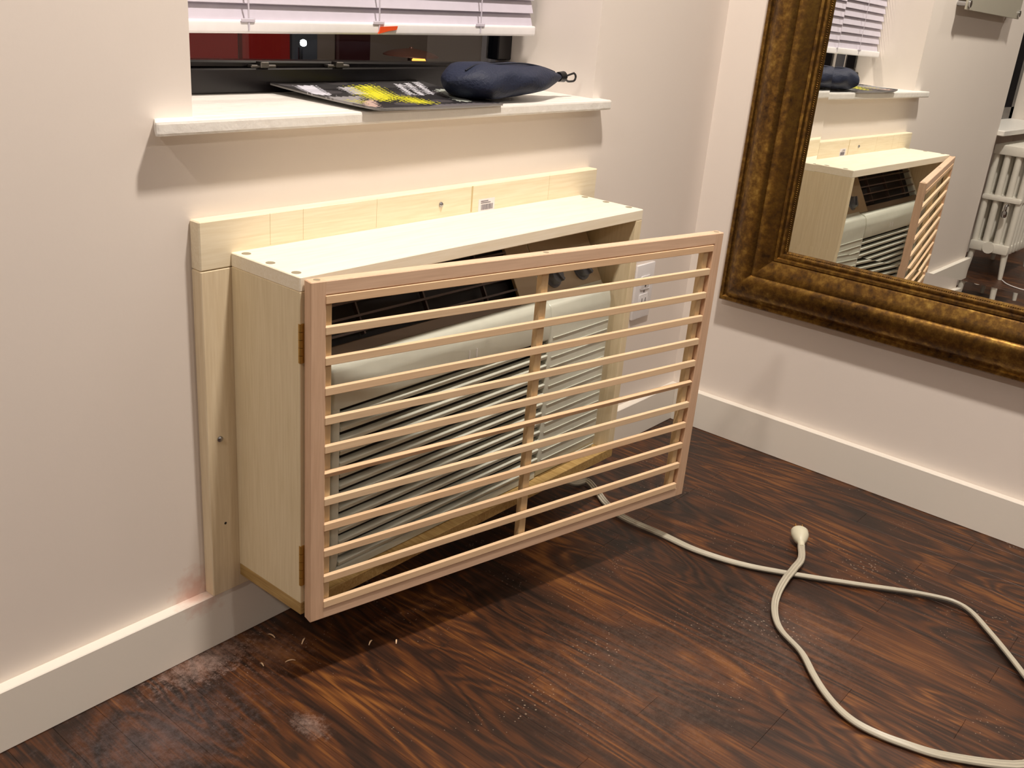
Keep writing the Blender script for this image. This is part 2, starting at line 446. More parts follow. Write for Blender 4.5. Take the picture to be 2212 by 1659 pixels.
# ================================================================== ceiling lights
M_LENS = emis('lamp_lens', (*LAMP_COL, 1), 12.0)
for i, (lx, ly, pw) in enumerate(LAMPS):
    r = thing('ceiling_light', ['round downlight in the ceiling over the wooden cabinet', 'round downlight in the ceiling over the radiator',
                                'round downlight at the camera side, nearer the mirror wall', 'round downlight at the camera side, farther from the mirror wall'][i],
              'light', (lx, ly, CEIL_Z), group='ceiling downlights')
    MB().lathe([(0.082, -0.001), (0.105, -0.001), (0.108, -0.006), (0.086, -0.010), (0.082, -0.006)], (0, 0, 0), 32).build('trim_ring', M_WHITE, r, True)
    MB().cyl((0, 0, -0.003), (0, 0, -0.0015), 0.080, n=32).build('lens', M_LENS, r)
    ld = bpy.data.lights.new('bulb', 'AREA'); ld.shape = 'DISK'; ld.size = 0.15; ld.energy = pw; ld.color = LAMP_COL
    lo = bpy.data.objects.new('bulb', ld); COL.objects.link(lo); lo.parent = r; lo.location = (0, 0, -0.012)

# ================================================================== CABINET
W, D, ZB, ZT, TT, TB = 0.76, 0.1609, 0.1067, 0.5927, 0.0189, 0.0211
cab = thing('air_conditioner_cabinet', 'unpainted pine cabinet on the wall under the window, slatted door ajar', 'cabinet')
tb = MB().box(0, W, -D, -TB, ZT-TT, ZT, 0.0012).build('top_board', M_PINELIT, cab)
for (sx, sy) in ((0.0124, -0.037), (0.0109, -0.0891), (0.0099, -0.1416), (0.7500, -0.039), (0.7500, -0.0865), (0.7500, -0.1361)):
    mb = MB(); mb.lathe([(0.0062, ZT-0.0004), (0.0062, ZT+0.0003), (0.0045, ZT+0.0002)], (sx, sy, 0), 14)
    mb.build('screw_hole', M_GREYPLUG, tb, label='filled grey screw hole')
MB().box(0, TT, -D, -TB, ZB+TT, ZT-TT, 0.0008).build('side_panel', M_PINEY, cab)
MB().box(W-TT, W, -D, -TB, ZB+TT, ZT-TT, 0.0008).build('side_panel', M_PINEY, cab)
MB().box(0, W, -D, -TB, ZB, ZB+TT, 0.0008).build('bottom_board', M_PLY, cab, label='yellowish bottom board with raw edge')
fb_ = MB().box(-0.0453, 0.8073, -TB, -0.0005, 0.5734, 0.6372, 0.0016).build('face_board', M_PINE, cab)
st1 = MB().box(-0.0453, 0.02, -TB, -0.0005, BH, 0.5730, 0.0012).build('face_board', M_PINEZ, cab)
MB().box(W-0.02, 0.8073, -TB, -0.0005, BH, 0.5730, 0.0012).build('face_board', M_PINEZ, cab)
def screw(x, z, par):
    MB().lathe([(0.0042, -TB+0.0002), (0.0042, -TB-0.0015), (0.0026, -TB-0.0032), (0.0008, -TB-0.0036)], (x, 0, z), 12, 'y').build('screw', M_STEEL, par, True)
screw(0.3874, 0.6137, fb_); screw(-0.0259, 0.3349, st1)
MB().cyl((-0.0217, -TB-0.0002, 0.2013), (-0.0217, -TB+0.001, 0.2013), 0.002, n=10).build('nail_hole', M_DARK, st1)
# barcode label stuck on the top face board
st = MB(); st.box(0.4765, 0.5165, -TB-0.0004, -TB, 0.592, 0.6125); stk = st.build('price_label', M_PAPER, fb_, label='white paper label with grey bar code')
mb = MB(); bx = 0.483; rr = random.Random(4)
while bx < 0.512:
    wv = rr.choice([0.0006, 0.001, 0.0016]); mb.box(bx, bx+wv, -TB-0.0007, -TB-0.0004, 0.5945, 0.6035); bx += wv+rr.choice([0.0007, 0.0012])
for k in range(2):
    mb.box(0.482, 0.506-k*0.006, -TB-0.0007, -TB-0.0004, 0.6055+k*0.0028, 0.6068+k*0.0028)
me = mb.mesh(); me.materials.append(M_INK)
# printed bars belong to the label mesh
bm = bmesh.new(); bm.from_mesh(stk.data); n0 = len(bm.faces); bm.from_mesh(me); bm.faces.ensure_lookup_table()
for f in bm.faces[n0:]: f.material_index = 1
bm.to_mesh(stk.data); bm.free(); stk.data.materials.append(M_INK)
# pencil lines ruled across the face board while fitting
mb = MB()
for px in (0.062, 0.117, 0.252, 0.662): mb.box(px, px+0.0004, -TB-0.0002, -TB, 0.594, 0.6365)
mb.box(0.458, 0.4615, -TB-0.0002, -TB, 0.594, 0.636)
mb.build('pencil_mark', plain('pencil', srgb(206, 186, 142), 0.9), fb_, kind='stuff')

# ---- door: hinged on the left, swung 12 degrees open
AN = math.radians(11.973); Wd, TD, Z0, Z1 = 0.7517, 0.0171, 0.1021, 0.5904
hx, hy = 0.005, -D-0.0016
SW = 0.0215
US = [0, SW, Wd-0.0195, Wd]; ZS = [Z0, 0.1196, 0.5722, Z1]
mb = MB(); grid = {}
for a, u in enumerate(US):
    for b, z in enumerate(ZS):
        for c, wy in enumerate((-TD, 0.0)): grid[a, b, c] = mb.bm.verts.new((u, wy, z))
def q4(*v): f = mb.bm.faces.new([grid[k] for k in v]); return f
for a in range(3):
    for b in range(3):
        if a == 1 and b == 1: continue
        for c in (0, 1): f = q4((a, b, c), (a+1, b, c), (a+1, b+1, c), (a, b+1, c)); f.material_index = 1 if a == 1 else 0
for a in range(3):
    for b in (0, 3): q4((a, b, 0), (a+1, b, 0), (a+1, b, 1), (a, b, 1)).material_index = 1 if a == 1 else 0
    for b, c in ((0, 0), (3, 0)): q4((b, a, 0), (b, a+1, 0), (b, a+1, 1), (b, a, 1))
q4((1, 1, 0), (2, 1, 0), (2, 1, 1), (1, 1, 1)).material_index = 1; q4((1, 2, 0), (2, 2, 0), (2, 2, 1), (1, 2, 1)).material_index = 1
q4((1, 1, 0), (1, 2, 0), (1, 2, 1), (1, 1, 1)); q4((2, 1, 0), (2, 2, 0), (2, 2, 1), (2, 1, 1))
bmesh.ops.recalc_face_normals(mb.bm, faces=mb.bm.faces)
sharp = [e for e in mb.bm.edges if len(e.link_faces) == 2 and e.calc_face_angle(0) > 0.5]
bmesh.ops.bevel(mb.bm, geom=sharp, offset=0.0011, segments=1, affect='EDGES')
dme = mb.mesh(); dme.materials.append(M_DOORZ); dme.materials.append(M_DOOR)
door = new_obj('door', dme, None, cab, loc=(hx, hy, 0), rot=(0, 0, -AN), label='pinkish slatted door standing ajar')
for u0, u1 in ((SW+0.001, 0.0325), (Wd-0.0355, Wd-0.0240), (0.3700, 0.3830)):
    MB().box(u0, u1, -TD+0.0062, 0.0005, 0.1200, 0.5718, 0.0006).build('lath', M_SLATZ, door)
SZS = [0.5716, 0.5313, 0.4906, 0.4495, 0.4087, 0.3680, 0.3302, 0.2908, 0.2522, 0.2117, 0.1709, 0.1302]
sm = MB().box(SW-0.0012, Wd-0.0215, -0.0066, 0.0, -0.0108, 0.0, 0.0007).mesh(); sm.materials.append(M_SLAT)
rr = random.Random(11)
for k, z in enumerate(SZS):
    o = new_obj('slat', sm, None, door, loc=(0.0, -TD+0.0055, z), rot=(0.35 if k == 6 else rr.uniform(-0.03, 0.03), rr.uniform(-0.0012, 0.0012), 0))
    o.scale = (1, 1, 0.75 if k == 6 else 1)
# the small patches of filler on the door's top edge
for u in (0.0125, 0.375, 0.742):
    MB().lathe([(0.0045, Z1-0.0003), (0.0045, Z1+0.0002), (0.003, Z1+0.0002)], (u, -TD/2, 0), 12).build('screw_hole', M_GREYPLUG, door)
# hinges
for z0, z1 in ((0.4814, 0.5333), (0.1547, 0.2171)):
    mb = MB(); n = 5; h = (z1-z0)/n
    for k in range(n): mb.cyl((-0.0038, 0.0016, z0+k*h+0.0004), (-0.0038, 0.0016, z0+(k+1)*h-0.0004), 0.0030, n=12)
    mb.box(-0.0035, 0.006, 0.0002, 0.0014, z0, z1)
    mb.build('hinge', M_BRASS, door, True)
settle(cab, (W/2, -0.09, BH))

# ================================================================== AIR CONDITIONER
ac = thing('air_conditioner', 'grey-beige air conditioner standing inside the slatted pine cabinet', 'air conditioner')
AX0, AX1 = 0.066, 0.718
AZ0 = ZB+TT
def chamfer_prism(prof, x0, x1, mat, name, par, bev=0.004, seg=3, **kw):
    m_ = MB().prism(prof, x0, x1)
    bmesh.ops.recalc_face_normals(m_.bm, faces=m_.bm.faces)
    bmesh.ops.bevel(m_.bm, geom=list(m_.bm.edges), offset=bev, segments=seg, affect='EDGES', profile=0.5)
    return m_.build(name, mat, par, True, **kw)
# recessed body behind the grilles
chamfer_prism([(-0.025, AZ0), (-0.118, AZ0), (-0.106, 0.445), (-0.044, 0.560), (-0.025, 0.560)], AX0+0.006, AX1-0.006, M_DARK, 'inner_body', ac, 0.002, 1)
# outer casing: side cheeks, rolled band, right hand panel, bottom lip
chamfer_prism([(-0.024, AZ0), (-0.140, AZ0), (-0.145, 0.16), (-0.145, 0.43), (-0.140, 0.450), (-0.122, 0.456), (-0.060, 0.566), (-0.024, 0.566)], 0.540, AX1, M_AC, 'right_panel', ac, 0.005, 3)
chamfer_prism([(-0.024, AZ0), (-0.140, AZ0), (-0.145, 0.16), (-0.145, 0.43), (-0.140, 0.450), (-0.122, 0.456), (-0.060, 0.566), (-0.024, 0.566)], AX0, AX0+0.016, M_AC, 'left_cheek', ac, 0.004, 3)
chamfer_prism([(-0.112, 0.392), (-0.1457, 0.390), (-0.1467, 0.43), (-0.142, 0.448), (-0.135, 0.456), (-0.112, 0.456)], AX0+0.001, 0.5405, M_AC, 'front_band', ac, 0.004, 4)
MB().box(AX0+0.002, 0.540, -0.142, -0.112, AZ0, 0.139, 0.002).build('bottom_lip', M_AC, ac)
chamfer_prism([(-0.040, 0.556), (-0.061, 0.567), (-0.026, 0.567), (-0.026, 0.556)], AX0+0.002, 0.540, M_AC, 'top_edge', ac, 0.002, 1)
# louvres, tilted blades
lm = MB().box(AX0+0.016, 0.541, -0.005, 0.006, -0.0036, 0.0036, 0.0018, seg=2).mesh(); lm.materials.append(M_AC)
for k in range(14):
    new_obj('louver', lm, None, ac, loc=(0, -0.1390, 0.3775-k*0.0178), rot=(math.radians(14), 0, 0))
# fine ridges of the right panel
mb = MB()
for k in range(15): mb.box(0.549, AX1-0.006, -0.1465, -0.1447, 0.392-k*0.0178, 0.3932-k*0.0178)
mb.build('panel_ridges', M_AC, ac, kind='stuff')
# sloped control panel with two knobs, recessed outlet grille on its left
sl = Vector((0, 0.062, 0.111)).normalized(); nm = Vector((0, -sl.z, sl.y))
P0 = Vector((0, -0.1222, 0.4560))
def on_slope(x, t, h): v = P0+sl*t+nm*h; return Vector((x, v.y, v.z))
Ms = Matrix(((1, 0, 0, 0), (0, nm.y, sl.y, P0.y), (0, nm.z, sl.z, P0.z), (0, 0, 0, 1)))   # local (x, height, along slope)
MB().box(0.545, AX1-0.005, -0.002, 0.0012, 0.006, 0.118, 0.0006, M=Ms).build('control_panel', M_AC_SHADE, ac)
MB().box(0.486, 0.543, -0.006, 0.0006, 0.002, 0.120, 0.0006, M=Ms).build('grille_surround', M_AC_SHADE, ac)
MB().box(AX0+0.016, 0.486, -0.014, 0.0, 0.0, 0.016, 0.001, M=Ms).build('grille_sill', M_LIP_SHADE, ac)
for kx in (0.583, 0.665):
    mb = MB(); q = nm.to_track_quat('Z', 'Y'); c = on_slope(kx, 0.034, 0.0)
    mb.cyl(c, c+nm*0.004, 0.021, 0.020, n=28); mb.cyl(c+nm*0.004, c+nm*0.015, 0.0165, 0.014, n=28)
    g = MB()
    for dz in (0,): mb.box(-0.0028, 0.0028, -0.014, 0.014, 0.0, 0.005, M=Matrix.Translation(c+nm*0.014) @ q.to_matrix().to_4x4() @ Matrix.Rotation(0.6, 4, 'Z'))
    mb.build('knob', M_KNOB, ac, True)
for k in range(5):
    t_ = 0.026+k*0.021
    MB().box(AX0+0.016, 0.486, -0.006, 0.001, t_, t_+0.0032, M=Ms).build('grille_bar', M_GRILL, ac)
for vx in (0.155, 0.285, 0.415):
    MB().box(vx, vx+0.003, -0.012, -0.004, 0.022, 0.118, M=Ms).build('grille_vane', M_GRILL, ac)
# seam scratch marks: two short bright clips on the band
for cx in (0.335, 0.352):
    MB().box(cx, cx+0.001, -0.1474, -0.1462, 0.404, 0.418).build('clip_mark', M_WHITE, ac)
settle(ac, (0.377, -0.09, AZ0))

# ================================================================== POWER CORD (one long loop on the floor)
C1 = [(0.70, -0.045, 0.104), (0.712, -0.055, 0.07), (0.745, -0.060, 0.022), (0.772, -0.075, 0.006), (0.800, -0.085, 0.005), (0.775, -0.13, 0.005), (0.75, -0.17, 0.005), (0.731, -0.225, 0.005), (0.733, -0.309, 0.005), (0.733, -0.382, 0.005), (0.753, -0.464, 0.005), (0.788, -0.538, 0.005),
      (0.848, -0.643, 0.005), (0.909, -0.745, 0.005), (0.922, -0.805, 0.005), (0.871, -0.865, 0.005), (0.792, -0.937, 0.005), (0.73, -0.985, 0.005), (0.65, -1.005, 0.005), (0.578, -0.99, 0.005), (0.518, -0.908, 0.005), (0.498, -0.851, 0.005), (0.490, -0.8, 0.005),
      (0.497, -0.764, 0.005), (0.518, -0.729, 0.005), (0.546, -0.697, 0.005), (0.586, -0.658, 0.005), (0.618, -0.607, 0.005), (0.66, -0.576, 0.006), (0.71, -0.558, 0.009), (0.772, -0.548, 0.0135), (0.828, -0.5425, 0.0125), (0.856, -0.534, 0.012), (0.876, -0.524, 0.013), (0.888, -0.518, 0.014)]
cord = thing('power_cord', 'flat beige power cord with plug, looped on the dark floor', 'cord')
path = catmull(C1, 6)
sec = []
for k in range(36):     # three joined strands
    a = 2*PI*k/36
    x_ = 0.0068*math.cos(a); y_ = (0.0026+0.0006*math.cos(x_/0.0068*PI*3))*(1 if math.sin(a) >= 0 else -1)*min(1, abs(math.sin(a))*1.6)
    sec.append((x_, y_))
ups = []
for i, p in enumerate(path):
    tw = 0.55*math.sin(i*0.045+0.5)
    d = (path[min(i+1, len(path)-1)]-path[max(i-1, 0)]).normalized(); s_ = d.cross(Vector((0, 0, 1))).normalized() if abs(d.z) < 0.9 else Vector((1, 0, 0))
    ups.append((Vector((0, 0, 1))*math.cos(tw)+s_*math.sin(tw)).normalized())
    if p.z < 0.0135: p.z += 0.0068*abs(math.sin(tw))*0.75
MB().tube(path, 0.004, section=sec, up=ups).build('cord', M_CORD, cord, True)
# plug: flattened bulb with a waist, prongs pointing away
pc = Vector((0.888, -0.518, 0.0145)); pd = Vector((0.85, 0.50, 0.10)).normalized(); side = pd.cross(Vector((0, 0, 1))).normalized(); upv = side.cross(pd)
mb = MB(); rings = []
for t_, a_, b_ in ((-0.006, 0.0045, 0.004), (0.0, 0.0062, 0.0055), (0.007, 0.0068, 0.0065), (0.010, 0.0095, 0.009), (0.018, 0.0130, 0.0125), (0.030, 0.0165, 0.0138), (0.042, 0.0165, 0.0134), (0.047, 0.0140, 0.0105)):
    rings.append([mb.bm.verts.new(pc+pd*t_+side*(a_*math.cos(2*PI*k/20))+upv*(b_*math.sin(2*PI*k/20))) for k in range(20)])
for A, B in zip(rings, rings[1:]):
    for k in range(20): mb.bm.faces.new((A[k], A[(k+1) % 20], B[(k+1) % 20], B[k]))
mb.bm.faces.new(rings[0][::-1]); mb.bm.faces.new(rings[-1])
mb.build('plug', M_PLUG, cord, True)
for sd in (-1, 1):
    c = pc+pd*0.047+side*(0.0064*sd)
    Mp = Matrix((( side.x, upv.x, pd.x, c.x), (side.y, upv.y, pd.y, c.y), (side.z, upv.z, pd.z, c.z), (0, 0, 0, 1)))
    MB().box(-0.0008, 0.0008, -0.0032, 0.0032, 0, 0.016, M=Mp).build('prong', M_BRASS, cord)
settle(cord, (0.77, -0.55, 0.0))

# ================================================================== OUTLET
ou = thing('wall_outlet', 'white duplex wall outlet on the wall right of the cabinet, behind the door slats', 'outlet')
MB().box(1.020, 1.0905, -0.0062, 0, 0.2895, 0.4125, 0.003, seg=2).build('cover_plate', M_WHITE, ou, True)
for zc in (0.3305, 0.3715):
    r_ = MB().box(1.038, 1.0725, -0.0085, -0.006, zc-0.0145, zc+0.0145, 0.0025, seg=2).build('socket', M_WHITE, ou, True)
    mb = MB(); mb.box(1.0475, 1.0495, -0.0088, -0.0084, zc-0.003, zc+0.006); mb.box(1.061, 1.063, -0.0088, -0.0084, zc-0.003, zc+0.006); mb.cyl((1.0555, -0.0088, zc-0.008), (1.0555, -0.0084, zc-0.008), 0.0024, n=10)
    mb.build('slots', M_DARK, r_)
MB().cyl((1.0555, -0.0072, 0.351), (1.0555, -0.006, 0.351), 0.003, n=12).build('screw', M_STEEL, ou)
settle(ou, (1.0555, 0, 0.351))

# ================================================================== MIRROR
TILT = math.radians(0.463)
GX = XR-0.015
def mx(z): return GX+(z-0.7)*math.tan(TILT)
Y0, Y1, MZ0, MZ1 = -0.1005, -1.20, 0.328, 2.05     # outer frame
FWD = 0.137
mir = thing('wall_mirror', 'large mirror in a wide aged-gold frame hanging on the right wall', 'mirror')
# profile: (inset from the outer edge, stand-off towards the room)
PRO = [(0.0, -0.009), (0.0, 0.012), (0.003, 0.016), (0.010, 0.0165), (0.013, 0.013), (0.016, 0.0135), (0.024, 0.022), (0.036, 0.030), (0.050, 0.0345), (0.062, 0.034),
       (0.070, 0.031), (0.0735, 0.0255), (0.0765, 0.0265), (0.090, 0.0215), (0.108, 0.0165), (0.112, 0.0135), (0.1145, 0.0155), (0.120, 0.0150), (0.1225, 0.011), (0.126, 0.0125), (0.130, 0.0115), (0.133, 0.006), (FWD, 0.001), (FWD, -0.009)]
def corner(i, off):
    y = (Y0-off) if i in (0, 3) else (Y1+off); z = (MZ0+off) if i in (0, 1) else (MZ1-off); return y, z
def frame_side(i):
    j = (i+1) % 4; mb = MB(); A = []; B = []
    NSEG = 1
    for off, h in PRO:
        ya, za = corner(i, off); yb, zb = corner(j, off)
        A.append(mb.bm.verts.new((mx(za)-h, ya, za))); B.append(mb.bm.verts.new((mx(zb)-h, yb, zb)))
    n = len(PRO)
    for k in range(n):
        l = (k+1) % n; mb.bm.faces.new((A[k], A[l], B[l], B[k]))
    mb.bm.faces.new(A); mb.bm.faces.new(B[::-1])
    return mb
for i in range(4):
    frame_side(i).build('frame_rail', M_GOLD, mir, True)
# small beads along the sight edge
bead = MB(); bead.lathe([(0.0004, -0.0016), (0.0013, -0.0009), (0.0016, 0), (0.0013, 0.0009), (0.0004, 0.0016)], (0, 0, 0), 6); bme = bead.mesh(True)
mb = bmesh.new()
def add_beads(ya, za, yb, zb):
    L_ = math.hypot(yb-ya, zb-za); n = int(L_/0.0042)
    for k in range(n+1):
        y = ya+(yb-ya)*k/n; z = za+(zb-za)*k/n
        s0 = len(mb.verts); mb.from_mesh(bme); mb.verts.ensure_lookup_table()
        for v in mb.verts[s0:]: v.co += Vector((mx(z)-0.0065, y, z))
o_ = FWD-0.0035
add_beads(Y0-o_, MZ0+o_, -1.0, MZ0+o_); add_beads(Y0-o_, MZ0+o_, Y0-o_, 1.1)
me = bpy.data.meshes.new('bead'); mb.to_mesh(me); mb.free(); me.materials.append(M_GOLD)
new_obj('bead_edging', me, None, mir, kind='stuff')
# plate glass with a 24 mm bevel
gy0, gy1, gz0, gz1 = Y0-FWD+0.004, Y1+FWD-0.004, MZ0+FWD-0.004, MZ1-FWD+0.004
BV, BDROP = 0.026, -0.0007
mb = MB(); O = []; I = []
for i, (y, z) in enumerate(((gy0, gz0), (gy1, gz0), (gy1, gz1), (gy0, gz1))):
    O.append(mb.bm.verts.new((mx(z)+BDROP, y, z)))
    yi = y-BV if i in (0, 3) else y+BV; zi = z+BV if i in (0, 1) else z-BV
    I.append(mb.bm.verts.new((mx(zi), yi, zi)))
mb.bm.faces.new(I)
for i in range(4):
    j = (i+1) % 4; mb.bm.faces.new((O[i], O[j], I[j], I[i]))
Bk = [mb.bm.verts.new((v.co.x+0.003, v.co.y, v.co.z)) for v in O]
for i in range(4):
    j = (i+1) % 4; mb.bm.faces.new((O[j], O[i], Bk[i], Bk[j]))
mb.bm.faces.new(Bk[::-1])
mb.build('mirror_glass', M_MIRROR, mir)
settle(mir, (XR, (Y0+Y1)/2, MZ0))

# ================================================================== BLIND
bl = thing('window_blind', 'white slatted window blind lowered to just above the dark sash', 'blind')
bl.location = (0.035, 0.143, 0.8565); bl.rotation_euler = (0, -0.0135, 0)
MB().box(-0.066, 0.743, -0.013, 0.013, -0.0088, 0.0088, 0.004, seg=3).build('bottom_rail', M_WHITE, bl, True)
bs = MB().box(-0.064, 0.741, -0.0145, 0.0145, -0.0010, 0.0010, 0.0004).mesh(); bs.materials.append(M_BLIND)
for k in range(45):
    new_obj('slat', bs, None, bl, loc=(0, 0, 0.0215+k*0.0222), rot=(math.radians(72), 0, 0))
for cx in (0.109, 0.352, 0.589):
    mb = MB(); mb.box(cx-0.0012, cx+0.0012, -0.0142, -0.0134, -0.004, 1.02)
    mb.box(cx-0.013, cx+0.010, -0.0150, -0.0134, 0.006, 0.0115, 0.001, M=Matrix.Rotation(0.0, 4, 'Y'))
    mb.build('ladder_cord', M_BLIND, bl)
MB().box(-0.066, 0.743, -0.025, 0.025, 1.02, 1.06, 0.002).build('head_rail', M_WHITE, bl)
cl = thing('orange_tag', 'small orange plastic tag clipped to the blind bottom rail', 'tag')
mb = MB()
for pts in ([(0.388, 0.8645), (0.424, 0.8665), (0.422, 0.8610), (0.404, 0.8585), (0.383, 0.8540), (0.386, 0.8585)],):
    a = [mb.bm.verts.new((x, 0.1265, z)) for x, z in pts]; b = [mb.bm.verts.new((x, 0.1290, z)) for x, z in pts]
    mb.bm.faces.new(a); mb.bm.faces.new(b[::-1])
    for i in range(len(a)):
        j = (i+1) % len(a); mb.bm.faces.new((a[i], b[i], b[j], a[j]))
mb.build('tag_body', M_ORANGE, cl); settle(cl, (0.404, 0.128, 0.858))

# ================================================================== MAGAZINE on the sill
def magazine():
    NX, NY = 150, 110
    C = [Vector((0.214, -0.0355)), Vector((0.507, -0.0325)), Vector((0.535, 0.180)), Vector((0.218, 0.182))]
    rg = random.Random(3)
    def pos(u, v):
        p = (C[0]*(1-u)+C[1]*u)*(1-v)+(C[3]*(1-u)+C[2]*u)*v
        z = SZ+0.0040+0.0008*math.sin(u*5+1)*(1-v)+0.010*v**1.5
        z += 0.005*max(0, 1-u/0.14)**2*(0.3+0.7*(1-v))        # curled left edge
        return (p.x, p.y, z)
    POLY = [
        ((0.60, 0.60, 0.68), 0.015, [(0.093, 0.895), (0.202, 0.908), (0.121, 0.54), (-0.003, 0.514)]),
        ((0.26, 0.25, 0.26), 0.015, [(0.046, 0.475), (0.266, 0.479), (0.067, 0.135), (-0.086, 0.133)]),
        ((0.42, 0.41, 0.44), 0.015, [(0.311, 0.809), (0.405, 0.823), (0.346, 0.547), (0.261, 0.537)]),
        ((0.62, 0.60, 0.02), 0.045, [(0.442, 0.847), (0.558, 0.878), (0.469, 0.429), (0.294, 0.237), (0.285, 0.445)]),
        ((0.58, 0.56, 0.02), 0.04, [(0.494, 0.454), (0.542, 0.411), (0.57, 0.149), (0.487, 0.111), (0.415, 0.231)]),
        ((0.45, 0.43, 0.06), 0.04, [(0.126, 0.345), (0.198, 0.353), (0.121, 0.233), (0.066, 0.222)]),
        ((0.56, 0.56, 0.62), 0.014, [(0.749, 0.895), (0.779, 0.891), (0.635, 0.482), (0.596, 0.472)]),
        ((0.56, 0.56, 0.62), 0.014, [(0.829, 0.916), (0.861, 0.925), (0.703, 0.466), (0.657, 0.445)]),
        ((0.56, 0.56, 0.62), 0.014, [(0.923, 0.969), (0.948, 0.953), (0.784, 0.479), (0.737, 0.458)]),
        ((0.40, 0.44, 0.40), 0.015, [(0.898, 0.65), (1.01, 0.663), (0.839, 0.126), (0.769, 0.184)]),
        ((0.50, 0.36, 0.31), 0.015, [(0.184, 0.3), (0.273, 0.362), (0.121, 0.056), (0.034, 0.059)]),
        ((0.12, 0.11, 0.12), 0.015, [(0.541, 0.092), (0.828, 0.094), (0.996, 0.006), (0.697, -0.087), (0.371, -0.052)]),
    ]
    def inpoly(u, v, P):
        r_ = False; n = len(P); q = n-1
        for i in range(n):
            if (P[i][1] > v) != (P[q][1] > v) and u < (P[q][0]-P[i][0])*(v-P[i][1])/(P[q][1]-P[i][1])+P[i][0]: r_ = not r_
            q = i
        return r_
    def colour(u, v):
        c = (0.020, 0.019, 0.021)
        if math.sin(u*19+v*7)+math.sin(v*23-u*5) > 1.1: c = (0.06, 0.055, 0.06)
        for col, wob, P in POLY:
            du = wob*(math.sin(v*130+u*40)+0.6*math.sin(u*210-v*60)); dv = wob*math.sin(u*150)
            if inpoly(u+du, v+dv, P): c = col
        if v < 0.012: c = (0.16, 0.15, 0.15)
        return (*c, 1.0)
    vs_ = []; fs = []; TH = 0.0035
    for j in range(NY+1):
        for i in range(NX+1): vs_.append(pos(i/NX, j/NY))
    nv = len(vs_)
    for j in range(NY):
        for i in range(NX):
            a = j*(NX+1)+i; fs.append((a, a+1, a+NX+2, a+NX+1))
    ntop = len(fs)
    rim = [i for i in range(NX+1)]+[j*(NX+1)+NX for j in range(1, NY+1)]+[NY*(NX+1)+i for i in range(NX-1, -1, -1)]+[j*(NX+1) for j in range(NY-1, 0, -1)]
    base = {}
    for r_ in rim:
        x, y, z = vs_[r_]; base[r_] = len(vs_); vs_.append((x, y, z-TH))
    for a, b in zip(rim, rim[1:]+rim[:1]): fs.append((a, base[a], base[b], b))
    fs.append([base[r_] for r_ in rim])
    me = bpy.data.meshes.new('magazine'); me.from_pydata(vs_, [], fs); me.update()
    ca = me.color_attributes.new('print', 'FLOAT_COLOR', 'POINT')
    for j in range(NY+1):
        for i in range(NX+1): ca.data[j*(NX+1)+i].color = colour(i/NX, j/NY)
    for k in range(nv, len(vs_)): ca.data[k].color = (0.35, 0.34, 0.33, 1)
    t = NT('magazine_print'); at = t.n('ShaderNodeAttribute', attribute_name='print'); t.l(at.outputs['Color'], t.b.inputs['Base Color'])
    t.b.inputs['Roughness'].default_value = 0.45; t.b.inputs['Specular IOR Level'].default_value = 0.25
    me.materials.append(t.m)
    for p in me.polygons[:ntop]: p.use_smooth = True
    o = new_obj('magazine', me, label='dark glossy magazine with yellow and white lettering on the window sill', cat='magazine')
    return o
magazine()

